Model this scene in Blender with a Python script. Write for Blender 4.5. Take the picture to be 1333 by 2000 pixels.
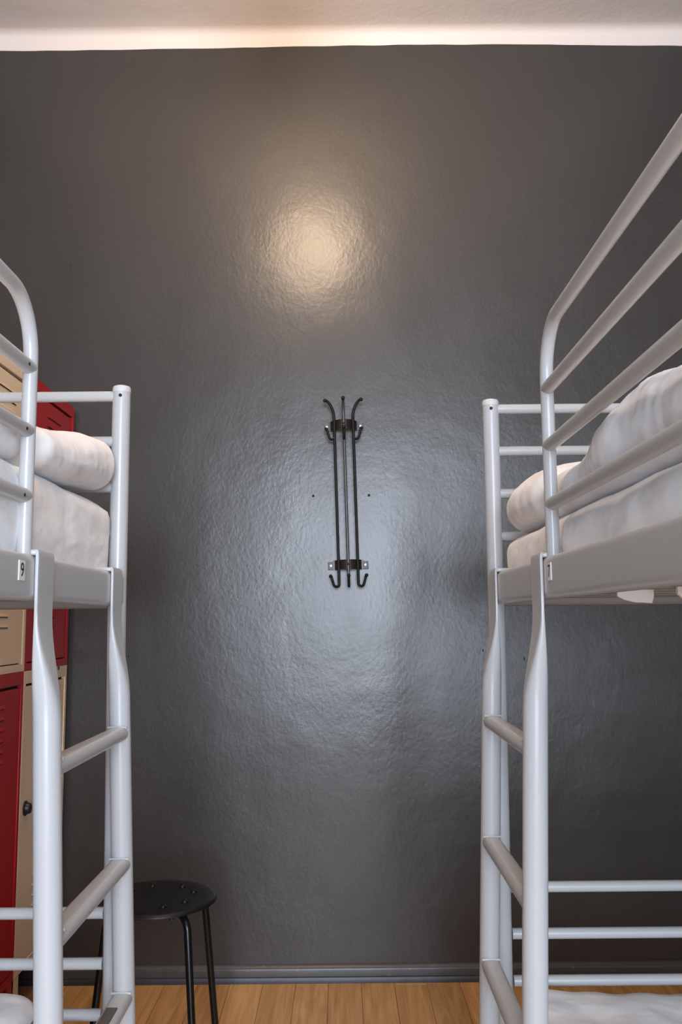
import bpy, bmesh, math, random
from mathutils import Vector, Matrix, noise

for o in list(bpy.data.objects):
    bpy.data.objects.remove(o, do_unlink=True)
scene = bpy.context.scene
COL = scene.collection
random.seed(7)
R = math.radians

# ------------------------------------------------------------------ camera
F_PX, HORIZON = 1700.0, 213.0
pitch, roll, CAM_H = math.atan(HORIZON / F_PX), 0.009, 1.185
fw = Vector((0, math.cos(pitch), math.sin(pitch)))
r0 = Vector((1, 0, 0)); u0 = Vector((0, -math.sin(pitch), math.cos(pitch)))
rt = r0 * math.cos(roll) - u0 * math.sin(roll)
up = u0 * math.cos(roll) + r0 * math.sin(roll)
cam_d = bpy.data.cameras.new('camera')
cam_d.sensor_fit = 'VERTICAL'; cam_d.sensor_height = 36.0
cam_d.lens = 36.0 * F_PX / 2000.0
cam_d.clip_start = 0.02
cam = bpy.data.objects.new('camera', cam_d); COL.objects.link(cam)
cam.matrix_world = Matrix(((rt.x, up.x, -fw.x, 0), (rt.y, up.y, -fw.y, 0), (rt.z, up.z, -fw.z, CAM_H), (0, 0, 0, 1)))
scene.camera = cam

# ------------------------------------------------------------------ room size
XL, XR, YB, YF, ZC = -1.46, 1.36, 3.06, -2.30, 3.412
WIN_X0, WIN_X1, WIN_Z0, WIN_Z1 = -0.62, 1.24, 0.50, 2.75

# ------------------------------------------------------------------ world, daylight, exposure
w = bpy.data.worlds.new('world'); scene.world = w; w.use_nodes = True
w.node_tree.nodes['Background'].inputs[0].default_value = (0.62, 0.76, 1.0, 1)
w.node_tree.nodes['Background'].inputs[1].default_value = 1.0
ld = bpy.data.lights.new('window_daylight', 'AREA')
ld.shape = 'RECTANGLE'; ld.size = WIN_X1 - WIN_X0; ld.size_y = WIN_Z1 - WIN_Z0
ld.energy = 185; ld.color = (0.76, 0.86, 1.0)
lo = bpy.data.objects.new('window_daylight', ld); COL.objects.link(lo)
lo.location = ((WIN_X0 + WIN_X1) / 2, YF - 0.30, (WIN_Z0 + WIN_Z1) / 2)
lo.rotation_euler = (R(90), 0, 0)      # shines towards +Y through the window opening
vs = scene.view_settings
scene.display_settings.display_device = 'sRGB'
vs.view_transform = 'Standard'; vs.look = 'None'; vs.gamma = 1.0; vs.use_curve_mapping = False
vs.exposure = 0.76

# ------------------------------------------------------------------ materials
def new_mat(name, color, rough=0.5, metal=0.0, spec=0.5, coat=0.0):
    m = bpy.data.materials.new(name); m.use_nodes = True
    b = m.node_tree.nodes['Principled BSDF']
    b.inputs['Base Color'].default_value = (*color, 1)
    b.inputs['Roughness'].default_value = rough
    b.inputs['Metallic'].default_value = metal
    b.inputs['Specular IOR Level'].default_value = spec
    b.inputs['Coat Weight'].default_value = coat
    return m
def nodes(m):
    nt = m.node_tree
    return nt, nt.nodes, nt.links, nt.nodes['Principled BSDF']
def add_noise(m, scale, detail=4, coord='Object', vscale=(1, 1, 1)):
    nt, N, L, b = nodes(m)
    tc = N.new('ShaderNodeTexCoord'); mp = N.new('ShaderNodeMapping')
    mp.inputs['Scale'].default_value = vscale
    L.new(tc.outputs[coord], mp.inputs['Vector'])
    n = N.new('ShaderNodeTexNoise'); n.inputs['Scale'].default_value = scale; n.inputs['Detail'].default_value = detail
    L.new(mp.outputs[0], n.inputs['Vector'])
    return n
def add_bump(m, n, strength, dist, prev=None):
    nt, N, L, b = nodes(m)
    bp = N.new('ShaderNodeBump'); bp.inputs['Strength'].default_value = strength; bp.inputs['Distance'].default_value = dist
    L.new(n.outputs[0], bp.inputs['Height'])
    if prev: L.new(prev.outputs[0], bp.inputs['Normal'])
    L.new(bp.outputs[0], b.inputs['Normal'])
    return bp
def ramp_color(m, n, stops):
    nt, N, L, b = nodes(m)
    cr = N.new('ShaderNodeValToRGB'); e = cr.color_ramp.elements
    e[0].position, e[0].color = stops[0][0], (*stops[0][1], 1)
    e[1].position, e[1].color = stops[-1][0], (*stops[-1][1], 1)
    for p, c in stops[1:-1]:
        x = e.new(p); x.color = (*c, 1)
    L.new(n.outputs[0], cr.inputs[0]); L.new(cr.outputs[0], b.inputs['Base Color'])
    return cr

M = {}
# dark glossy wall paint over rolled plaster
m = M['wall_dark'] = new_mat('dark_grey_gloss_paint', (0.066, 0.061, 0.058), 0.30, spec=0.58)
nb = add_noise(m, 2.2, 3); b1 = add_bump(m, nb, 0.20, 0.03)
np_ = add_noise(m, 92, 3, vscale=(1, 1, 0.75)); b2 = add_bump(m, np_, 0.45, 0.0012, b1)
nl = add_noise(m, 16, 3); b3 = add_bump(m, nl, 0.14, 0.0025, b2)
nc = add_noise(m, 3.0, 2); ramp_color(m, nc, [(0.05, (0.045,0.041,0.038)), (0.95, (0.055, 0.050, 0.0465))])
nr = add_noise(m, 2.6, 1.5, vscale=(1.5, 1, 0.55)); nt, N, L, b = nodes(m); mrw = N.new('ShaderNodeMapRange')
mrw.inputs[1].default_value = 0.05; mrw.inputs[2].default_value = 0.95; mrw.inputs[3].default_value = 0.23; mrw.inputs[4].default_value = 0.37
L.new(nr.outputs[0], mrw.inputs[0]); L.new(mrw.outputs[0], b.inputs['Roughness'])
m = M['white_plaster'] = new_mat('white_plaster', (0.78, 0.70, 0.655), 0.75)
n1 = add_noise(m, 2.2, 4); pb = add_bump(m, n1, 0.4, 0.03); add_bump(m, add_noise(m, 60, 3), 0.25, 0.004, pb)
m = M['base_paint'] = new_mat('dark_grey_baseboard_paint', (0.070, 0.067, 0.066), 0.32)
n1 = add_noise(m, 9, 6, vscale=(1, 1, 1)); add_bump(m, n1, 0.3, 0.006)
nw = add_noise(m, 30, 8, vscale=(1, 3, 3)); ramp_color(m, nw, [(0.0, (0.062, 0.060, 0.060)), (0.66, (0.075, 0.072, 0.071)), (0.74, (0.24, 0.22, 0.20))])
m = M['shoe_paint'] = new_mat('blue_grey_skirting_shoe_paint', (0.040, 0.044, 0.054), 0.4)
add_bump(m, add_noise(m, 12, 5), 0.3, 0.005)
m = M['enamel'] = new_mat('light_grey_enamel', (0.49, 0.49, 0.495), 0.28)
add_bump(m, add_noise(m, 160, 2), 0.06, 0.001)
M['cap'] = new_mat('grey_plastic_cap', (0.60, 0.59, 0.58), 0.45)
M['hole'] = new_mat('dark_hole', (0.01, 0.01, 0.01), 0.8)
m = M['grip'] = new_mat('grey_grip_tape', (0.12, 0.115, 0.11), 0.9)
add_bump(m, add_noise(m, 300, 2), 0.5, 0.002)
m = M['slat'] = new_mat('brown_grey_slat_metal', (0.24, 0.195, 0.165), 0.5)
m = M['linen'] = new_mat('white_bed_linen', (0.95, 0.94, 0.945), 0.85)
m.node_tree.nodes['Principled BSDF'].inputs['Sheen Weight'].default_value = 0.15
n1 = add_noise(m, 7, 3, vscale=(1.0, 0.8, 1.5)); lb = add_bump(m, n1, 0.5, 0.03); add_bump(m, add_noise(m, 700, 2), 0.15, 0.001, lb)
M['cover_beige'] = new_mat('beige_mattress_ticking', (0.72, 0.62, 0.55), 0.9)
m = M['red'] = new_mat('red_locker_enamel', (0.38, 0.008, 0.010), 0.38, spec=0.3)
add_bump(m, add_noise(m, 120, 2), 0.05, 0.001)
m = M['tan'] = new_mat('cream_locker_enamel', (0.78, 0.61, 0.44), 0.40, spec=0.35)
add_bump(m, add_noise(m, 120, 2), 0.05, 0.001)
M['slit'] = new_mat('dark_slit', (0.012, 0.008, 0.008), 0.8)
M['black_plastic'] = new_mat('black_plastic', (0.012, 0.012, 0.013), 0.4)
M['stool_black'] = new_mat('black_painted_steel', (0.006, 0.006, 0.006), 0.25, spec=0.4)
m = M['stool_seat'] = new_mat('black_moulded_seat', (0.008, 0.008, 0.008), 0.42, spec=0.35)
add_bump(m, add_noise(m, 400, 2), 0.15, 0.0008)
M['iron'] = new_mat('black_lacquered_iron', (0.010, 0.009, 0.008), 0.5, 0.0, spec=0.3)
m = M['iron_plate'] = new_mat('browned_iron_plate', (0.045, 0.036, 0.030), 0.35, 0.6)
add_bump(m, add_noise(m, 80, 4), 0.2, 0.001)
M['rod_grey'] = new_mat('worn_grey_iron_rod', (0.10, 0.10, 0.10), 0.36, 0.5)
M['lug_steel'] = new_mat('painted_over_steel_lug', (0.11, 0.115, 0.12), 0.4, 0.2)
M['screw'] = new_mat('bright_screw_head', (0.85, 0.85, 0.85), 0.25, 0.7)
M['sticker'] = new_mat('white_sticker', (0.85, 0.84, 0.82), 0.5)
M['ink'] = new_mat('black_ink', (0.02, 0.02, 0.022), 0.6)
M['frame_white'] = new_mat('white_window_paint', (0.8, 0.8, 0.78), 0.4)
m = M['glass'] = bpy.data.materials.new('window_glass'); m.use_nodes = True
nt = m.node_tree; nt.nodes.clear()
out = nt.nodes.new('ShaderNodeOutputMaterial'); mx = nt.nodes.new('ShaderNodeMixShader')
tr = nt.nodes.new('ShaderNodeBsdfTransparent'); gl = nt.nodes.new('ShaderNodeBsdfGlossy'); gl.inputs['Roughness'].default_value = 0.02
mx.inputs[0].default_value = 0.06
nt.links.new(tr.outputs[0], mx.inputs[1]); nt.links.new(gl.outputs[0], mx.inputs[2]); nt.links.new(mx.outputs[0], out.inputs[0])
# wooden planks, each one with its own tone
m = M['plank'] = new_mat('oiled_beech_plank', (0.5, 0.25, 0.09), 0.38)
nt, N, L, b = nodes(m)
oi = N.new('ShaderNodeObjectInfo')
tc = N.new('ShaderNodeTexCoord'); mp = N.new('ShaderNodeMapping'); mp.inputs['Scale'].default_value = (1, 1, 1)
L.new(tc.outputs['Generated'], mp.inputs['Vector'])
ad = N.new('ShaderNodeVectorMath'); ad.operation = 'ADD'
cb = N.new('ShaderNodeCombineXYZ'); ml = N.new('ShaderNodeMath'); ml.operation = 'MULTIPLY'; ml.inputs[1].default_value = 37.0
L.new(oi.outputs['Random'], ml.inputs[0]); L.new(ml.outputs[0], cb.inputs[0]); L.new(ml.outputs[0], cb.inputs[1])
L.new(mp.outputs[0], ad.inputs[0]); L.new(cb.outputs[0], ad.inputs[1])
sc = N.new('ShaderNodeVectorMath'); sc.operation = 'MULTIPLY'; sc.inputs[1].default_value = (3.0, 1.1, 1.0)
L.new(ad.outputs[0], sc.inputs[0])
gn = N.new('ShaderNodeTexNoise'); gn.inputs['Scale'].default_value = 2.2; gn.inputs['Detail'].default_value = 8; gn.inputs['Distortion'].default_value = 0.6
L.new(sc.outputs[0], gn.inputs['Vector'])
cr = N.new('ShaderNodeValToRGB'); e = cr.color_ramp.elements
e[0].position, e[0].color = 0.30, (0.56, 0.27, 0.085, 1)
e[1].position, e[1].color = 0.70, (0.84, 0.49, 0.185, 1)
L.new(gn.outputs[0], cr.inputs[0])
hs = N.new('ShaderNodeHueSaturation'); mr = N.new('ShaderNodeMapRange')
mr.inputs[3].default_value = 0.78; mr.inputs[4].default_value = 1.12
L.new(oi.outputs['Random'], mr.inputs[0]); L.new(mr.outputs[0], hs.inputs['Value'])
L.new(cr.outputs[0], hs.inputs['Color']); L.new(hs.outputs[0], b.inputs['Base Color'])
M['floor_base'] = new_mat('dark_floor_joint', (0.05, 0.025, 0.012), 0.8)
# lamp globe
m = M['lamp_glow'] = new_mat('warm_opal_glass', (0.9, 0.85, 0.75), 0.4)
b = m.node_tree.nodes['Principled BSDF']
b.inputs['Emission Color'].default_value = (1.0, 0.74, 0.50, 1); b.inputs['Emission Strength'].default_value = 20.0

# ------------------------------------------------------------------ mesh helpers
def link(name, bm, mat, parent=None, sharp=40, smooth=True):
    me = bpy.data.meshes.new(name)
    bmesh.ops.recalc_face_normals(bm, faces=bm.faces[:])
    bm.to_mesh(me); bm.free()
    me.materials.append(M[mat] if isinstance(mat, str) else mat)
    if smooth:
        me.shade_smooth(); me.set_sharp_from_angle(angle=R(sharp))
    o = bpy.data.objects.new(name, me); COL.objects.link(o)
    if parent: o.parent = parent
    return o
def tag(o, label=None, cat=None, group=None, kind=None):
    if label: o['label'] = label
    if cat: o['category'] = cat
    if group: o['group'] = group
    if kind: o['kind'] = kind
    return o
def empty(name, loc, rot=(0, 0, 0)):
    o = bpy.data.objects.new(name, None); COL.objects.link(o)
    o.location = loc; o.rotation_euler = rot; o.empty_display_size = 0.05
    return o
def box(bm, x0, x1, y0, y1, z0, z1, bev=0.0, seg=2):
    x0, x1 = min(x0, x1), max(x0, x1); y0, y1 = min(y0, y1), max(y0, y1); z0, z1 = min(z0, z1), max(z0, z1)
    vs_ = [bm.verts.new(p) for p in ((x0, y0, z0), (x1, y0, z0), (x1, y1, z0), (x0, y1, z0), (x0, y0, z1), (x1, y0, z1), (x1, y1, z1), (x0, y1, z1))]
    fs = [bm.faces.new([vs_[i] for i in q]) for q in ((0, 3, 2, 1), (4, 5, 6, 7), (0, 1, 5, 4), (1, 2, 6, 5), (2, 3, 7, 6), (3, 0, 4, 7))]
    if bev:
        es = list({e for f in fs for e in f.edges})
        bmesh.ops.bevel(bm, geom=es, offset=bev, segments=seg, affect='EDGES', profile=0.5)
    return bm
def tube(bm, pts, rad, n=16, cap=True):
    """round tube along a polyline; rad is a number or one per point"""
    pts = [Vector(p) for p in pts]
    rads = rad if isinstance(rad, (list, tuple)) else [rad] * len(pts)
    prev = None; rings = []
    for i, p in enumerate(pts):
        t = ((pts[min(i + 1, len(pts) - 1)] - p).normalized() + (p - pts[max(i - 1, 0)]).normalized())
        t.normalize()
        if prev is None:
            a = Vector((0, 0, 1)) if abs(t.z) < 0.9 else Vector((1, 0, 0))
            s = t.cross(a).normalized()
        else:
            s = (prev - t * prev.dot(t)).normalized()
        prev = s; q = t.cross(s)
        rings.append([bm.verts.new(p + (s * math.cos(2 * math.pi * k / n) + q * math.sin(2 * math.pi * k / n)) * rads[i]) for k in range(n)])
    for a, c in zip(rings, rings[1:]):
        for k in range(n):
            bm.faces.new((a[k], a[(k + 1) % n], c[(k + 1) % n], c[k]))
    if cap:
        bm.faces.new(rings[0][::-1]); bm.faces.new(rings[-1])
    return bm
def arc(c, a, b_, rad, a0, a1, n=8):
    """points of an arc about c in the plane of unit vectors a, b_"""
    c, a, b_ = Vector(c), Vector(a), Vector(b_)
    return [c + (a * math.cos(a0 + (a1 - a0) * i / n) + b_ * math.sin(a0 + (a1 - a0) * i / n)) * rad for i in range(n + 1)]
def lathe(bm, prof, n=32, c=(0, 0, 0)):
    rings = []
    for r_, z in prof:
        rings.append([bm.verts.new((c[0] + r_ * math.cos(2 * math.pi * k / n), c[1] + r_ * math.sin(2 * math.pi * k / n), c[2] + z)) for k in range(n)])
    for a, d in zip(rings, rings[1:]):
        for k in range(n):
            bm.faces.new((a[k], a[(k + 1) % n], d[(k + 1) % n], d[k]))
    bm.faces.new(rings[0][::-1]); bm.faces.new(rings[-1])
    return bm
def prism(bm, prof, axis, a0, a1):
    """closed 2-D outline extruded along an axis"""
    def pt(u, v, t):
        return {'x': (t, u, v), 'y': (u, t, v), 'z': (u, v, t)}[axis]
    A = [bm.verts.new(pt(u, v, a0)) for u, v in prof]; B = [bm.verts.new(pt(u, v, a1)) for u, v in prof]
    n = len(prof)
    for k in range(n): bm.faces.new((A[k], A[(k + 1) % n], B[(k + 1) % n], B[k]))
    bm.faces.new(A[::-1]); bm.faces.new(B)
    return bm
def rrect(x0, x1, z0, z1, r_, n=5):
    P = []
    for cx, cz, a in ((x1 - r_, z1 - r_, 0), (x0 + r_, z1 - r_, 90), (x0 + r_, z0 + r_, 180), (x1 - r_, z0 + r_, 270)):
        for i in range(n + 1):
            t = R(a + 90 * i / n); P.append((cx + r_ * math.cos(t), cz + r_ * math.sin(t)))
    return P
def soft_block(x0, x1, y0, y1, z0, z1, rad, res=(30, 60, 10), disp=None):
    """closed padded block with rounded edges (rad per axis) and an offset function"""
    bm = bmesh.new()
    h = Vector(((x1 - x0) / 2, (y1 - y0) / 2, (z1 - z0) / 2)); c = Vector(((x0 + x1) / 2, (y0 + y1) / 2, (z0 + z1) / 2))
    V = {}
    def vert(i, j, k):
        key = (i, j, k)
        if key not in V:
            u = Vector((2 * i / res[0] - 1, 2 * j / res[1] - 1, 2 * k / res[2] - 1))
            q = Vector((u[a] * h[a] for a in range(3)))
            inn = Vector((max(-(h[a] - rad[a]), min(h[a] - rad[a], q[a])) for a in range(3)))
            d = Vector(((q[a] - inn[a]) / rad[a] for a in range(3)))
            if d.length > 1e-6:
                mx_ = max(abs(t) for t in d); d = d.normalized() * mx_
            nn = Vector((d[a] / rad[a] for a in range(3)))
            nn = nn.normalized() if nn.length > 1e-6 else Vector((0, 0, 1))
            p = inn + Vector((d[a] * rad[a] for a in range(3))) + c
            if disp: p = disp(p, nn, u)
            V[key] = bm.verts.new(p)
        return V[key]
    I, J, K = res
    for i in range(I):
        for j in range(J):
            for k in (0, K): bm.faces.new([vert(*t) for t in ((i, j, k), (i + 1, j, k), (i + 1, j + 1, k), (i, j + 1, k))])
    for i in range(I):
        for k in range(K):
            for j in (0, J): bm.faces.new([vert(*t) for t in ((i, j, k), (i + 1, j, k), (i + 1, j, k + 1), (i, j, k + 1))])
    for j in range(J):
        for k in range(K):
            for i in (0, I): bm.faces.new([vert(*t) for t in ((i, j, k), (i, j + 1, k), (i, j + 1, k + 1), (i, j, k + 1))])
    return bm

# ------------------------------------------------------------------ the room
floor = tag(link('floor', box(bmesh.new(), XL, XR, YF, YB, -0.06, -0.012), 'floor_base'), 'orange brown wooden plank floor', kind='structure')
pw = 0.108; pm = None; x = XL + 0.001; ci = 0
while x < XR - 0.004:
    wd = min(pw, XR - x)
    y = YF - random.uniform(0.0, 1.1)
    while y < YB - 0.002:
        ln = random.choice((1.15, 0.95, 1.3, 0.8)); a, e_ = max(y, YF), min(y + ln, YB - 0.001)
        if e_ - a > 0.02:
            if pm is None:
                pm = link('plank', box(bmesh.new(), 0, 1, 0, 1, -0.012, 0.0), 'plank', floor); p = pm
            else:
                p = pm.copy(); COL.objects.link(p); p.parent = floor
            p.location = (x + 0.0005, a + 0.0005, 0); p.scale = (wd - 0.0012, e_ - a - 0.0012, 1)
        y += ln
    x += pw; ci += 1
# back wall: dark paint up to a slightly uneven line, pale strip above curving into the ceiling
def paint_line(x):
    return 3.349 + 0.006 * math.sin(1.9 * x + 0.6) - 0.010 * max(0, x - 0.3) + 0.0025 * noise.noise(Vector((x * 9, 0.3, 0)))
bm = bmesh.new(); NX = 120; A = []; B = []; Cc = []
for i in range(NX + 1):
    xx = XL + (XR - XL) * i / NX
    A.append([bm.verts.new((xx, YB, -0.06)), bm.verts.new((xx, YB, paint_line(xx))), bm.verts.new((xx, YB + 0.1, paint_line(xx))), bm.verts.new((xx, YB + 0.1, -0.06))])
for a, c in zip(A, A[1:]):
    for k in range(4): bm.faces.new((a[k], a[(k + 1) % 4], c[(k + 1) % 4], c[k]))
bm.faces.new(A[0]); bm.faces.new(A[-1][::-1])
wall_back = tag(link('wall_back', bm, 'wall_dark', sharp=30), 'dark grey glossy painted wall behind the coat rack', kind='structure')
for hx, hz in ((-0.098, 1.627), (0.100, 1.627)):
    o = link('screw_hole', lathe(bmesh.new(), [(0.0045, 0), (0.0045, 0.004), (0.003, 0.0045)], 12), 'hole', wall_back)
    o.rotation_euler = (R(90), 0, 0); o.location = (hx, YB, hz)
bm = bmesh.new(); A = []
for i in range(NX + 1):
    xx = XL + (XR - XL) * i / NX
    pf = [(YB + 0.1, paint_line(xx)), (YB - 0.001, paint_line(xx)), (YB - 0.002, 3.385)]
    pf += [(YB - 0.002 - 0.035 * (1 - math.cos(t)), 3.385 + 0.027 * math.sin(t)) for t in [R(15 * k) for k in range(1, 7)]] + [(YB - 0.037, ZC + 0.05), (YB + 0.1, ZC + 0.05)]
    A.append([bm.verts.new((xx, *q)) for q in pf])
n_ = len(A[0])
for a, c in zip(A, A[1:]):
    for k in range(n_): bm.faces.new((a[k], a[(k + 1) % n_], c[(k + 1) % n_], c[k]))
bm.faces.new(A[0]); bm.faces.new(A[-1][::-1])
tag(link('trim_1', bm, 'white_plaster'), 'pale cove strip along the top of the dark wall', kind='structure')
tag(link('ceiling', box(bmesh.new(), XL - 0.1, XR + 0.1, YF - 0.1, YB - 0.036, ZC, ZC + 0.05), 'white_plaster'), 'pale plastered ceiling', kind='structure')
tag(link('wall_left', box(bmesh.new(), XL - 0.1, XL, YF - 0.1, YB + 0.1, -0.06, ZC), 'wall_dark'), 'dark grey wall behind the lockers', kind='structure')
tag(link('wall_right', box(bmesh.new(), XR, XR + 0.1, YF - 0.1, YB + 0.1, -0.06, ZC), 'wall_dark'), 'dark grey wall beside the bunk bed', kind='structure')
bm = bmesh.new()
box(bm, XL, WIN_X0, YF - 0.25, YF, -0.06, ZC); box(bm, WIN_X1, XR, YF - 0.25, YF, -0.06, ZC)
box(bm, WIN_X0, WIN_X1, YF - 0.25, YF, -0.06, WIN_Z0); box(bm, WIN_X0, WIN_X1, YF - 0.25, YF, WIN_Z1, ZC)
tag(link('wall_front', bm, 'wall_dark'), 'dark grey wall with the tall window', kind='structure')
win = tag(empty('window_1', ((WIN_X0 + WIN_X1) / 2, YF - 0.18, WIN_Z0)), 'tall white casement window', kind='structure')
ww, wh = WIN_X1 - WIN_X0, WIN_Z1 - WIN_Z0
bm = bmesh.new()
box(bm, -ww / 2, -ww / 2 + 0.06, -0.03, 0.03, 0, wh); box(bm, ww / 2 - 0.06, ww / 2, -0.03, 0.03, 0, wh)
box(bm, -ww / 2 + 0.06, ww / 2 - 0.06, -0.03, 0.03, 0, 0.06); box(bm, -ww / 2 + 0.06, ww / 2 - 0.06, -0.03, 0.03, wh - 0.06, wh)
box(bm, -0.04, 0.04, -0.03, 0.03, 0.06, wh - 0.06); link('window_frame', bm, 'frame_white', win)
for sx in (-1, 1):
    link('pane', box(bmesh.new(), sx * 0.04, sx * (ww / 2 - 0.06), -0.003, 0.003, 0.06, wh - 0.06), 'glass', win)
link('window_sill', box(bmesh.new(), -ww / 2 - 0.04, ww / 2 + 0.04, 0.12, 0.22, -0.03, 0.0, 0.006), 'frame_white', win)
# baseboards
def base_prof(s=1):
    return [(0, 0.020), (-0.016, 0.020), (-0.016, 0.040), (-0.0135, 0.047), (-0.009, 0.050), (-0.006, 0.0535), (0, 0.055)]
bb = tag(link('baseboard_back', prism(bmesh.new(), [(YB + a, z) for a, z in base_prof()], 'x', XL, XR), 'base_paint'), 'dark grey painted baseboard under the dark wall', kind='structure')
sh = link('shoe_moulding', prism(bmesh.new(), [(YB, 0.0), (YB - 0.021, 0.0), (YB - 0.021, 0.012), (YB - 0.018, 0.018), (YB - 0.012, 0.0205), (YB, 0.0205)], 'x', XL, XR), 'shoe_paint', bb)
for nm, prof, ax, a0, a1, in (('baseboard_right', [(XR - 0.014, 0), (XR, 0), (XR, 0.055), (XR - 0.008, 0.055), (XR - 0.014, 0.045)], 'y', YF, YB - 0.022),
                              ('baseboard_left', [(XL + 0.014, 0), (XL, 0), (XL, 0.055), (XL + 0.008, 0.055), (XL + 0.014, 0.045)], 'y', YF, YB - 0.022)):
    tag(link(nm, prism(bmesh.new(), prof, ax, a0, a1), 'base_paint'), 'dark grey baseboard', kind='structure')
# ceiling lamp
lamp = tag(empty('ceiling_lamp', (-0.12, 1.96, ZC)), 'warm white glass globe lamp hanging from the ceiling', 'lamp')
link('ceiling_rose', lathe(bmesh.new(), [(0.055, 0.0), (0.055, -0.012), (0.03, -0.03), (0.012, -0.035)], 24), 'frame_white', lamp)
link('stem', tube(bmesh.new(), [(0, 0, -0.03), (0, 0, -0.225)], 0.010, 12), 'frame_white', lamp)
link('globe', lathe(bmesh.new(), [(0.02 if k in (0, 16) else 0.17 * math.sin(math.pi * k / 16), -0.39 + 0.17 * math.cos(math.pi * k / 16)) for k in range(17)], 32), 'lamp_glow', lamp)

# ------------------------------------------------------------------ bunk beds
BL, BW = 2.0, 0.90
PZ0, PZ1 = 1.220, 1.290            # upper side panel
def flat_round(bm, secs, n=28):
    """sweep of superellipse sections (cx, cy, z, hx, hy, exponent)"""
    rings = []
    for cx, cy, z, hx, hy, ex in secs:
        ring = []
        for k in range(n):
            t = 2 * math.pi * k / n; c_, s_ = math.cos(t), math.sin(t)
            ring.append(bm.verts.new((cx + hx * math.copysign(abs(c_) ** (2 / ex), c_), cy + hy * math.copysign(abs(s_) ** (2 / ex), s_), z)))
        rings.append(ring)
    for a, c in zip(rings, rings[1:]):
        for k in range(n): bm.faces.new((a[k], a[(k + 1) % n], c[(k + 1) % n], c[k]))
    bm.faces.new(rings[0][::-1]); bm.faces.new(rings[-1])
def text_mesh(ch, size):
    cu = bpy.data.curves.new('digit', 'FONT'); cu.body = ch; cu.size = size; cu.extrude = 0.0002
    cu.align_x = 'CENTER'; cu.align_y = 'CENTER'
    t = bpy.data.objects.new('digit_text', cu); COL.objects.link(t)
    bpy.context.view_layer.update()
    me = bpy.data.meshes.new_from_object(t.evaluated_get(bpy.context.evaluated_depsgraph_get()))
    bpy.data.objects.remove(t, do_unlink=True)
    me.materials.clear(); me.materials.append(M['ink'])
    return me
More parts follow.
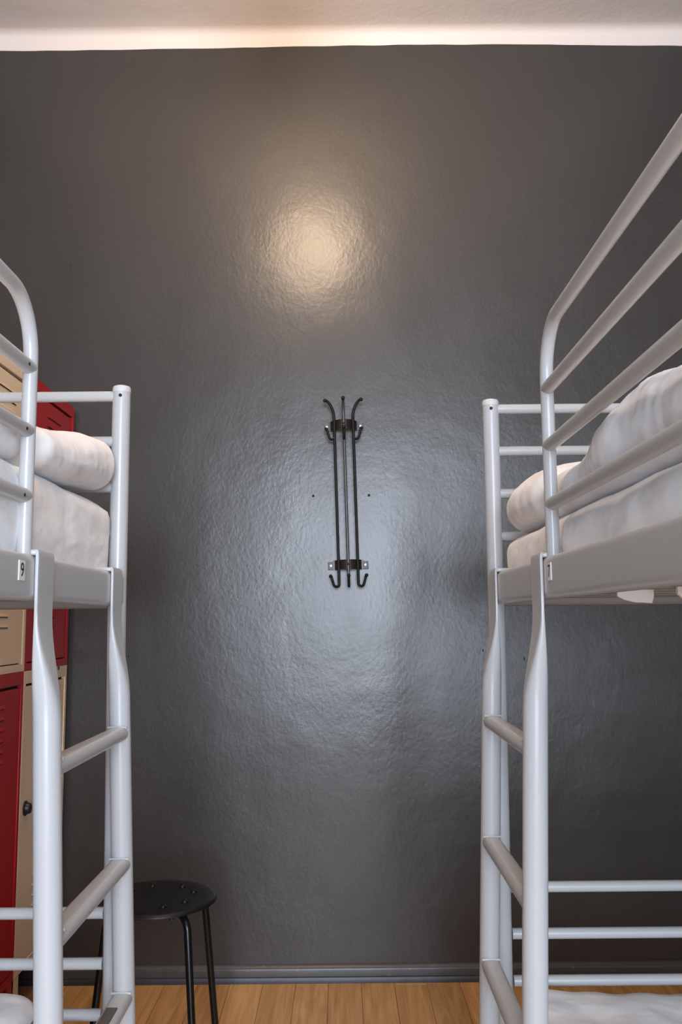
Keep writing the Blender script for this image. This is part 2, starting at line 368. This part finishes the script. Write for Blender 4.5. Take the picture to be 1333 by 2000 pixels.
def bunk_bed(s, X0, Y0, digit, label, grip_rungs):
    """s=+1: bed lies to the right of its aisle side; local y runs towards the viewer"""
    root = tag(empty('bunk_bed', (X0, Y0, 0)), label, 'bunk bed', 'white metal bunk beds on both sides of the aisle')
    def T(bm):                                   # local (x out, y near, z) -> object space
        for v in bm.verts: v.co = Vector((s * v.co.x, -v.co.y, v.co.z))
        return bm
    def part(name, bm, mat='enamel', parent=None, **k):
        return link(name, T(bm), mat, parent or root, **k)
    for px, py in ((0, 0), (BW, 0), (0, BL), (BW, BL)):
        post = part('corner_post', tube(bmesh.new(), [(px - (0.014 if px == 0 else 0.0), py, 0.0), (px, py, 1.21), (px, py, 1.698)], 0.0195, 24))
        part('post_cap', lathe(bmesh.new(), [(0.0199, 1.692), (0.0199, 1.7015), (0.0185, 1.705), (0.012, 1.7075), (0.001, 1.708)], 24, (px, py, 0)), 'cap', post)
        hb = lathe(bmesh.new(), [(0.0038, 0), (0.0038, 0.0015), (0.002, 0.002)], 12)
        sy = 1 if py == 0 else -1
        for v in hb.verts: v.co = Vector((px + v.co.x - 0.002, py + sy * (0.0188 + v.co.z), 1.682 + v.co.y))
        part('plug_hole', hb, 'hole', post)
    for py in (0, BL):                           # head and foot ends
        for z in (1.684, 1.582, 1.480, 1.379, 0.592, 0.493, 0.394):
            part('end_rail', tube(bmesh.new(), [(0.012, py, z), (BW - 0.012, py, z)], 0.0118, 14))
        for z0, z1 in ((1.216, 1.288), (0.20, 0.272)):
            part('end_beam', prism(bmesh.new(), [(py + u, v) for u, v in rrect(-0.014, 0.014, z0, z1, 0.010)], 'x', 0.018, BW - 0.018), 'slat' if z0 > 1 else 'enamel')
    for px, sg in ((0, 1), (BW, -1)):            # long sides
        for z0, z1 in ((PZ0, PZ1), (0.205, 0.275)):
            a, b_ = sorted((px - sg * 0.018, px + sg * 0.016))
            part('side_panel', prism(bmesh.new(), rrect(a, b_, z0, z1, 0.011), 'y', 0.019, BL - 0.019))
    # guard on the aisle side, open above the ladder
    gy, gt, rr = 0.56, 1.688, 0.09
    pts = [(0, gy, PZ1 - 0.004), (0, gy, gt - rr)] + arc((0, gy + rr, gt - rr), (0, -1, 0), (0, 0, 1), rr, 0, math.pi / 2, 10)[1:]
    pts += arc((0, BL - 0.10 - rr, gt - rr), (0, 0, 1), (0, 1, 0), rr, 0, math.pi / 2, 10) + [(0, BL - 0.10, PZ1 - 0.004)]
    part('guard_frame', tube(bmesh.new(), pts, 0.0115, 18))
    for z in (1.582, 1.4815, 1.380):
        g = part('guard_rail', tube(bmesh.new(), [(0, gy + 0.002, z), (0, BL - 0.102, z)], 0.0115, 16))
        if s > 0: continue
        hb = lathe(bmesh.new(), [(0.0028, 0), (0.0028, 0.001), (0.0015, 0.0014)], 10)
        for v in hb.verts: v.co = Vector((-0.0107 - v.co.z, gy + 0.035 + v.co.x, z - 0.003 + v.co.y))
        part('rivet_hole', hb, 'hole', g)
    for z in (1.684, 1.582, 1.480, 1.379):       # wall side
        part('guard_rail', tube(bmesh.new(), [(BW, 0.012, z), (BW, BL - 0.012, z)], 0.0115, 14))
    # ladder: flattened tops hook over the panel, tubes splay into the aisle
    def lx(z): return -0.030 - 0.0378 * (1.095 - z)
    SY = (0.088, 0.525)
    for sy in SY:
        bm = bmesh.new()
        secs = [(lx(z), sy, z, 0.0212, 0.0212, 2) for z in (0.0, 0.4, 0.8, 1.04)]
        for k in range(1, 9):
            t = k / 8; e_ = t * t * (3 - 2 * t); z = 1.04 + 0.165 * t
            secs.append((lx(z) * (1 - e_) + -0.0212 * e_, sy, z, 0.0212 * (1 - e_) + 0.0030 * e_, 0.0212 * (1 - e_) + 0.036 * e_, 2 + 5 * e_))
        secs += [(-0.0212, sy, 1.25, 0.0030, 0.037, 8), (-0.0212, sy, 1.288, 0.0030, 0.037, 8), (-0.0205, sy, 1.2945, 0.0030, 0.0365, 8), (-0.018, sy, 1.2975, 0.003, 0.036, 8)]
        flat_round(bm, secs)
        box(bm, -0.020, 0.014, sy - 0.036, sy + 0.036, PZ1 - 0.001, PZ1 + 0.0075, 0.003)
        st = part('ladder_stile', bm, sharp=50)
        hb = lathe(bmesh.new(), [(0.0035, 0), (0.0035, 0.001), (0.002, 0.0015)], 10)
        for v in hb.verts: v.co = Vector((lx(1.10) - 0.019 - v.co.z, sy + 0.006 + v.co.x, 1.118 + v.co.y))
        part('bolt_hole', hb, 'hole', st)
    for i, z in enumerate((0.978, 0.726, 0.478, 0.230)):
        bm = bmesh.new(); xc = lx(z)
        prof = [(xc + u, z + v) for u, v in rrect(-0.0195, 0.0195, -0.027, 0.0, 0.0125, 6)]
        prism(bm, prof, 'y', SY[0] + 0.004, SY[1] - 0.004)
        rg = part('ladder_rung', bm, sharp=60)
        for sy in (SY[0] + 0.0215, SY[1] - 0.0215):
            part('weld_bead', tube(bmesh.new(), [(xc - 0.019, sy, z), (xc - 0.008, sy, z + 0.001), (xc + 0.008, sy, z + 0.001), (xc + 0.019, sy, z)], 0.0022, 8), 'enamel', rg)
        if i in grip_rungs:
            part('grip_strip', box(bmesh.new(), xc - 0.0105, xc + 0.0105, 0.175, 0.45, z - 0.001, z + 0.0022, 0.001), 'grip', rg)
    # slatted bases
    for zb in (1.222, 0.215):
        for px in (0.020, BW - 0.020):
            part('slat_ledge', box(bmesh.new(), px - 0.012, px + 0.012, 0.02, BL - 0.02, zb, zb + 0.012), 'slat')
        sl = None
        for k in range(15):
            yy = 0.09 + k * 0.13
            if sl is None:
                sl = part('slat', box(bmesh.new(), 0.012, BW - 0.012, -0.022, 0.022, zb + 0.010, zb + 0.022, 0.003), 'slat'); o = sl
            else:
                o = sl.copy(); COL.objects.link(o); o.parent = root
            o.location = (0, -yy, 0)
    # number sticker on the panel just in front of the ladder
    ny = 0.605 if s > 0 else 0.616
    sk = part('number_sticker', box(bmesh.new(), -0.0192, -0.0178, ny - 0.0115, ny + 0.0115, 1.248, 1.277), 'sticker', smooth=False)
    tag(sk, 'white number sticker')
    me = text_mesh(digit, 0.029)
    dg = bpy.data.objects.new('digit', me); COL.objects.link(dg); dg.parent = root; dg.parent = sk
    dg.location = (s * -0.0195, -ny, 1.2625)
    dg.rotation_euler = (R(90), 0, R(90 if s < 0 else -90))
    return root
bunk_bed(+1, 0.36, 2.035, '7', 'white metal bunk bed with sticker 7, right of the coat rack', ())
bunk_bed(-1, -0.485, 1.885, '9', 'white metal bunk bed with sticker 9, in front of the lockers', (2,))

# ------------------------------------------------------------------ bedding
def nz(p, sc, seed):
    return noise.noise(Vector((p.x * sc[0] + seed, p.y * sc[1] + seed * 1.7, p.z * sc[2] - seed)))
def mattress_obj(s, X0, Y0, z0, z1, label, grp, seed, in_x=0.022, drop=0.0, y0=0.040, amp=1.0):
    def disp(p, n, u):
        a = amp * (0.006 * nz(p, (5, 4, 6), seed) + 0.0035 * nz(p, (16, 14, 9), seed + 3) + 0.003 * nz(p, (12, 9, 20), seed + 8))
        side = 1 - abs(u.z)
        if u.z > 0.95 and z1 > 1: a = -abs(a) * 0.6
        q = p + n * (a + 0.006 * side)
        if u.z < -0.9: q.z = max(q.z, z0)
        q.z -= drop * (p.x / BW) * (u.z > 0)
        q.z = max(q.z, z0)
        return q
    bm = soft_block(in_x, BW - 0.028, y0, BL - 0.03, z0, z1, (0.026, 0.028, 0.034), (44, 96, 12), disp)
    for v in bm.verts: v.co = Vector((s * v.co.x, -v.co.y, v.co.z - z0))
    o = link('mattress', bm, 'linen', sharp=80); o.location = (X0, Y0, z0)
    return tag(o, label, 'mattress', grp)
def bulk(name, s, X0, Y0, x0, x1, y0, y1, zb, shape, label, cat, grp, seed, rad, res, amp=(0.010, 0.006), hgt=0.1):
    """soft bedding: shape(y_local, u) -> (lift of the base, thickness)"""
    def disp(p, n, u):
        lift, th = shape(p.y, u)
        t = (p.z - zb) / hgt
        a = amp[0] * nz(p, (7, 6, 5), seed) + amp[1] * nz(p, (14, 11, 9), seed + 5) + amp[1] * 0.5 * abs(nz(p, (30, 34, 10), seed + 9))
        q = Vector((p.x, p.y, zb + lift + t * th)) + n * a * min(1.0, 0.25 + t)
        q.z = max(q.z, zb + lift * 0.98 + 0.0005)
        return q
    bm = soft_block(x0, x1, y0, y1, zb, zb + hgt, rad, res, disp)
    for v in bm.verts: v.co = Vector((s * v.co.x, -v.co.y, v.co.z - zb))
    o = link(name, bm, 'linen', sharp=80); o.location = (X0, Y0, zb)
    return tag(o, label, cat, grp)
def sst(a, b_, t):
    t = max(0.0, min(1.0, (t - a) / (b_ - a))); return t * t * (3 - 2 * t)
RB, LB = (+1, 0.36, 2.035), (-1, -0.485, 1.885)
mr_ = mattress_obj(*RB, 1.2445, 1.368, 'white sheeted mattress on the upper bunk of the bed right of the coat rack', 'mattresses', 2.0, in_x=0.019)
ml_ = mattress_obj(*LB, 1.2445, 1.438, 'white sheeted mattress on the upper bunk of the bed left of the coat rack', 'mattresses', 5.0, in_x=0.014, y0=0.019)
mattress_obj(*RB, 0.2375, 0.404, 'white sheeted mattress on the lower bunk of the bed right of the coat rack', 'mattresses', 8.0, drop=0.050, amp=2.0)
mattress_obj(*LB, 0.2375, 0.400, 'white sheeted mattress on the lower bunk of the bed left of the coat rack', 'mattresses', 11.0)
# beige cover tabs poking down between the slats of the right upper bunk
for yy, xx, wd in ((0.545, 0.14, 0.062), (0.66, 0.185, 0.034), (0.78, 0.185, 0.045)):
    bm = bmesh.new(); pr = [(-0.5, 0.012), (-0.5, 0.0), (-0.3, -0.006), (-0.05, -0.010), (0.25, -0.011), (0.44, -0.012), (0.5, 0.0), (0.5, 0.012)]
    prism(bm, [(xx + u * wd, 1.2225 + v) for u, v in pr], 'y', -yy - 0.004, -yy + 0.004)
    for v in bm.verts: v.co.z -= 1.2445
    tag(link('cover_tab', bm, 'cover_beige', mr_), 'beige corner of mattress cover')
bulk('duvet', *RB, 0.020, 0.80, 0.390, 1.90, 1.3695, lambda y, u: (0, 0.094 + 0.012 * math.sin(y * 9.0) + 0.03 * (1 - u.x ** 2) * 0.6 + 0.02 * sst(0.75, 0.95, y)), 'long folded white duvet on the upper bunk of the bed right of the coat rack', 'duvet', 'folded duvets', 3.3, (0.05, 0.06, 0.048), (70, 170, 14), (0.014, 0.010))
bulk('pillow', *RB, 0.012, 0.66, 0.050, 0.375, 1.372, lambda y, u: (0.002, 0.108 + 0.045 * (1 - u.x ** 2) * (1 - u.y ** 2)), 'plump white pillow on the upper bunk of the bed right of the coat rack', 'pillow', 'pillows', 6.1, (0.065, 0.05, 0.047), (60, 40, 14), (0.006, 0.006))
bulk('duvet', *LB, 0.018, 0.80, 0.490, 1.90, 1.4395, lambda y, u: (0, 0.060 + 0.006 * math.sin(y * 11.0) + 0.02 * (1 - u.x ** 2)), 'long folded white duvet on the upper bunk of the bed left of the coat rack', 'duvet', 'folded duvets', 9.4, (0.05, 0.06, 0.048), (50, 110, 12), (0.006, 0.005))
bulk('pillow', *LB, -0.004, 0.66, 0.024, 0.478, 1.441, lambda y, u: (0.026 * sst(0.36, 0.0, y), 0.078 + 0.030 * sst(0.45, 0.1, y) + 0.012 * (1 - u.x ** 2) * (1 - u.y ** 2)), 'plump white pillow on the upper bunk of the bed left of the coat rack', 'pillow', 'pillows', 12.7, (0.05, 0.034, 0.044), (60, 50, 14), (0.004, 0.005))
bulk('pillow', *LB, 0.115, 0.76, 0.05, 0.46, 0.408, lambda y, u: (0, 0.058 + 0.02 * (1 - u.x ** 2) * (1 - u.y ** 2)), 'flat white pillow on the lower bunk of the bed left of the coat rack', 'pillow', 'pillows', 15.2, (0.06, 0.05, 0.045), (40, 30, 12), (0.004, 0.004))

# ------------------------------------------------------------------ lockers along the left wall, doors facing the aisle
LX, LD = -0.945, 0.49
def locker(y0, y1, z0, z1, mat, label, feet, knob_y=None):
    root = tag(empty('locker', (LX - LD / 2, (y0 + y1) / 2, z0 if not feet else 0.0)), label, 'locker', 'red and cream steel lockers')
    off = Vector(root.location)
    def part(name, bm, mt, parent=root, **k):
        for v in bm.verts: v.co -= off
        return link(name, bm, mt, parent, **k)
    t = 0.018; bz0 = z0 if not feet else 0.178
    bm = bmesh.new()                             # carcass: shell with a framed front
    box(bm, LX - LD, LX - 0.014, y0, y1, bz0, z1)
    box(bm, LX - 0.014, LX, y0, y0 + t, bz0, z1, 0.0015); box(bm, LX - 0.014, LX, y1 - t, y1, bz0, z1, 0.0015)
    box(bm, LX - 0.014, LX, y0 + t, y1 - t, z1 - 0.038, z1, 0.0015); box(bm, LX - 0.014, LX, y0 + t, y1 - t, bz0, bz0 + 0.022, 0.0015)
    part('body', bm, mat, sharp=20)
    gap = 0.003
    part('door_gap', box(bmesh.new(), LX - 0.0142, LX - 0.0125, y0 + t, y1 - t, bz0 + 0.022, z1 - 0.038), 'slit', smooth=False)
    d = part('door', box(bmesh.new(), LX - 0.0124, LX - 0.003, y0 + t + gap, y1 - t - gap, bz0 + 0.022 + gap, z1 - 0.038 - 0.008, 0.0015), mat, sharp=20)
    yc = (y0 + y1) / 2
    zt = z1 - 0.095
    def louvers(za, n_):
        for k in range(n_):
            z = za - k * 0.030
            bm = bmesh.new(); prism(bm, [(LX - 0.0035, z + 0.011), (LX - 0.0005, z + 0.001), (LX - 0.0005, z), (LX - 0.0035, z)], 'y', yc - 0.065, yc + 0.065)
            part('louver', bm, mat, d, sharp=20)
            part('louver_slit', box(bmesh.new(), LX - 0.0032, LX - 0.0012, yc - 0.063, yc + 0.063, z - 0.0024, z - 0.0002), 'slit', d, smooth=False)
    louvers(zt, 6); louvers(bz0 + 0.28, 6)
    ky = knob_y if knob_y else y0 + 0.05
    kb = bmesh.new()
    lathe(kb, [(0.019, 0), (0.019, 0.004), (0.015, 0.006), (0.013, 0.016), (0.011, 0.018), (0.001, 0.0185)], 24)
    zk = (bz0 + z1) / 2 + 0.03
    for v in kb.verts: v.co = Vector((LX - 0.003 + v.co.z, ky + v.co.x, zk + v.co.y * 1.15))
    k_ = part('lock_knob', kb, 'black_plastic', d)
    if feet:
        for fx in (LX - 0.03, LX - LD + 0.03):
            for fy, sg in ((y0, 1), (y1, -1)):
                bm = bmesh.new()
                box(bm, fx - 0.028, fx + 0.028, fy, fy + sg * 0.004, 0.0, 0.178); box(bm, fx + (0.024 if fx > LX - 0.1 else -0.028), fx + (0.028 if fx > LX - 0.1 else -0.024), fy, fy + sg * 0.045, 0.0, 0.178)
                part('foot', bm, mat, smooth=False)
    return root
Y1, Y2, Y3 = 2.218, 2.622, 3.028
locker(Y1, Y2 - 0.001, 0, 1.045, 'red', 'red steel locker standing on the floor below the cream one', True)
locker(Y2, Y3, 0, 1.045, 'tan', 'cream steel locker standing on the floor in the corner by the dark wall', True, Y2 + 0.052)
locker(Y1, Y2 - 0.001, 1.0455, 1.945, 'tan', 'cream steel locker stacked on the red one', False)
locker(Y2, Y3, 1.0455, 1.945, 'red', 'red steel locker stacked on the cream one beside the dark wall', False)

# ------------------------------------------------------------------ stool
stool = tag(empty('stool', (-0.508, 2.474, 0)), 'round black metal stool by the dark wall behind the left bunk bed', 'stool')
prof = [(0.001, 0.440), (0.10, 0.440), (0.146, 0.4395), (0.156, 0.436), (0.1605, 0.438), (0.1605, 0.442), (0.157, 0.4465), (0.146, 0.449), (0.12, 0.4485), (0.06, 0.4475), (0.001, 0.447)]
seat = link('seat', lathe(bmesh.new(), prof, 64), 'stool_seat', stool, sharp=60)
for k in range(8):
    a = R(20 + (k // 2) * 90 + (k % 2) * 38)
    c = (0.098 * math.cos(a), 0.098 * math.sin(a), 0.4475)
    st = link('seat_stud', lathe(bmesh.new(), [(0.0115, -0.001), (0.011, 0.0015), (0.008, 0.0048), (0.004, 0.0066), (0.0005, 0.0070)], 16, c), 'stool_black', seat)
for a in (-48, 42, 132, 222):
    d = Vector((math.cos(R(a)), math.sin(R(a)), 0)); zu = Vector((0, 0, 1))
    p0 = d * 0.03 + zu * 0.4295; bend = 0.042
    pts = [p0, d * 0.108 + zu * 0.4295]
    out_ = (d * 0.085 - zu * 0.385).normalized()
    cc = d * 0.112 + zu * (0.4295 - bend)
    pts += [cc + (zu * math.cos(t) + d * math.sin(t)) * bend for t in [R(11 * k) for k in range(1, 8)]]
    pts += [d * 0.197 + zu * 0.012]
    lg = link('leg', tube(bmesh.new(), pts, 0.0098, 16), 'stool_black', stool)
    fb = bmesh.new(); tube(fb, [d * 0.1985 + zu * 0.0, d * 0.1955 + zu * 0.022], [0.0115, 0.0115], 14)
    link('rubber_foot', fb, 'black_plastic', lg)
    sp = bmesh.new(); sd = Vector((-d.y, d.x, 0)); c = d * 0.112 - sd * 0.024
    tube(sp, [c + zu * 0.440, c + zu * 0.420], 0.0075, 12); link('stacking_pad', sp, 'black_plastic', seat)

# ------------------------------------------------------------------ coat rack on the wall
rack = tag(empty('coat_rack', (0.0235, YB, 1.38), (0, R(-1.3), 0)), 'black iron wall coat rack with three rods and curled hooks', 'coat rack')
rk = lambda bm, nm, mt, par=None, **k: link(nm, bm, mt, par or rack, **k)
# local: x right, y towards the room is negative, z up from the lower bracket
def rod_y(lx_): return -0.030 - 0.030 * math.cos(lx_ / 0.04 * math.pi / 2)
ZT = 0.497                                       # upper bracket height
for zz, name in ((0.0, 'lower'), (ZT, 'upper')):
    bm = bmesh.new(); hw = 0.017; A_ = []
    path = [(-0.054, -0.006)] + [(-0.047 + 0.094 * k / 14, -0.006 - 0.042 * math.sin(math.pi * k / 14) ** 0.6) for k in range(15)] + [(0.054, -0.006)]
    for k, (u, v) in enumerate(path):
        A_.append([bm.verts.new((u, v, zz - hw)), bm.verts.new((u, v, zz + hw)), bm.verts.new((u, v + 0.003, zz + hw)), bm.verts.new((u, v + 0.003, zz - hw))])
    for a, c in zip(A_, A_[1:]):
        for k in range(4): bm.faces.new((a[k], a[(k + 1) % 4], c[(k + 1) % 4], c[k]))
    bm.faces.new(A_[0]); bm.faces.new(A_[-1][::-1])
    br = rk(bm, 'bracket', 'iron_plate', sharp=35)
    for sx in (-1, 1):
        lug = rk(box(bmesh.new(), sx * 0.052, sx * 0.071, -0.005, -0.0005, zz - 0.016, zz + 0.012, 0.001), 'mounting_lug', 'lug_steel', br)
        sb = lathe(bmesh.new(), [(0.0055, 0), (0.0055, 0.001), (0.004, 0.0028), (0.0005, 0.0034)], 14)
        for v in sb.verts: v.co = Vector((sx * 0.0605 + v.co.x, -0.005 - v.co.z, zz - 0.001 + v.co.y))
        rk(sb, 'screw', 'screw', br)
for lx_, mt in ((-0.036, 'iron'), (0.0, 'rod_grey'), (0.036, 'iron')):
    yy = -0.053 if lx_ == 0 else -0.043
    sx = (lx_ > 0) - (lx_ < 0)
    ox = Vector((sx * 0.92, -0.39 if sx else -1.0, 0)).normalized()          # the way the hooks curl
    base = Vector((lx_ * 0.93, yy, 0)); zu = Vector((0, 0, 1))
    top0 = ZT + 0.022
    pts = [base + zu * (-0.066)] + [base + zu * z for z in (0.0, 0.2, 0.4, top0)]
    for k in range(1, 9):
        t = k / 8; pts.append(base + zu * (top0 + 0.062 * math.sin(t * 1.25) / math.sin(1.25)) + ox * (0.030 * (1 - math.cos(t * 1.25)) / (1 - math.cos(1.25))))
    rod = rk(tube(bmesh.new(), pts, 0.0050, 14), 'rod', mt)
    tip = pts[-1]
    bb_ = bmesh.new(); bmesh.ops.create_uvsphere(bb_, u_segments=14, v_segments=10, radius=0.0068, matrix=Matrix.Translation(tip + ox * 0.003 - zu * 0.0005)); rk(bb_, 'hook_ball', 'iron', rod)
    for z0_, nm in ((-0.066, 'lower_hook'), (ZT - 0.045, 'small_hook')):
        hr = 0.0105
        c = base + zu * (z0_) + ox * hr
        st_ = c - ox * hr
        pts = [st_ + zu * (0.012 if nm == 'small_hook' else 0.001)] + [c + (-ox * math.cos(t) - zu * math.sin(t)) * hr for t in [R(15 * k) for k in range(0, 11)]]
        pts += [c + ox * (hr * 1.35) + zu * 0.010, c + ox * (hr * 1.75) + zu * 0.026]
        hk = rk(tube(bmesh.new(), pts, 0.0046, 12), nm, 'iron', rod)
        bb_ = bmesh.new(); bmesh.ops.create_uvsphere(bb_, u_segments=14, v_segments=10, radius=0.0064, matrix=Matrix.Translation(pts[-1] + ox * 0.002)); rk(bb_, 'hook_ball', 'iron', rod)
    for zz in (0.0, ZT):
        sb = lathe(bmesh.new(), [(0.0036, 0), (0.0036, 0.001), (0.001, 0.0022)], 10)
        for v in sb.verts: v.co = Vector((base.x + v.co.x, base.y - 0.0048 - v.co.z, zz + v.co.y))
        rk(sb, 'rivet', 'hole', rod)
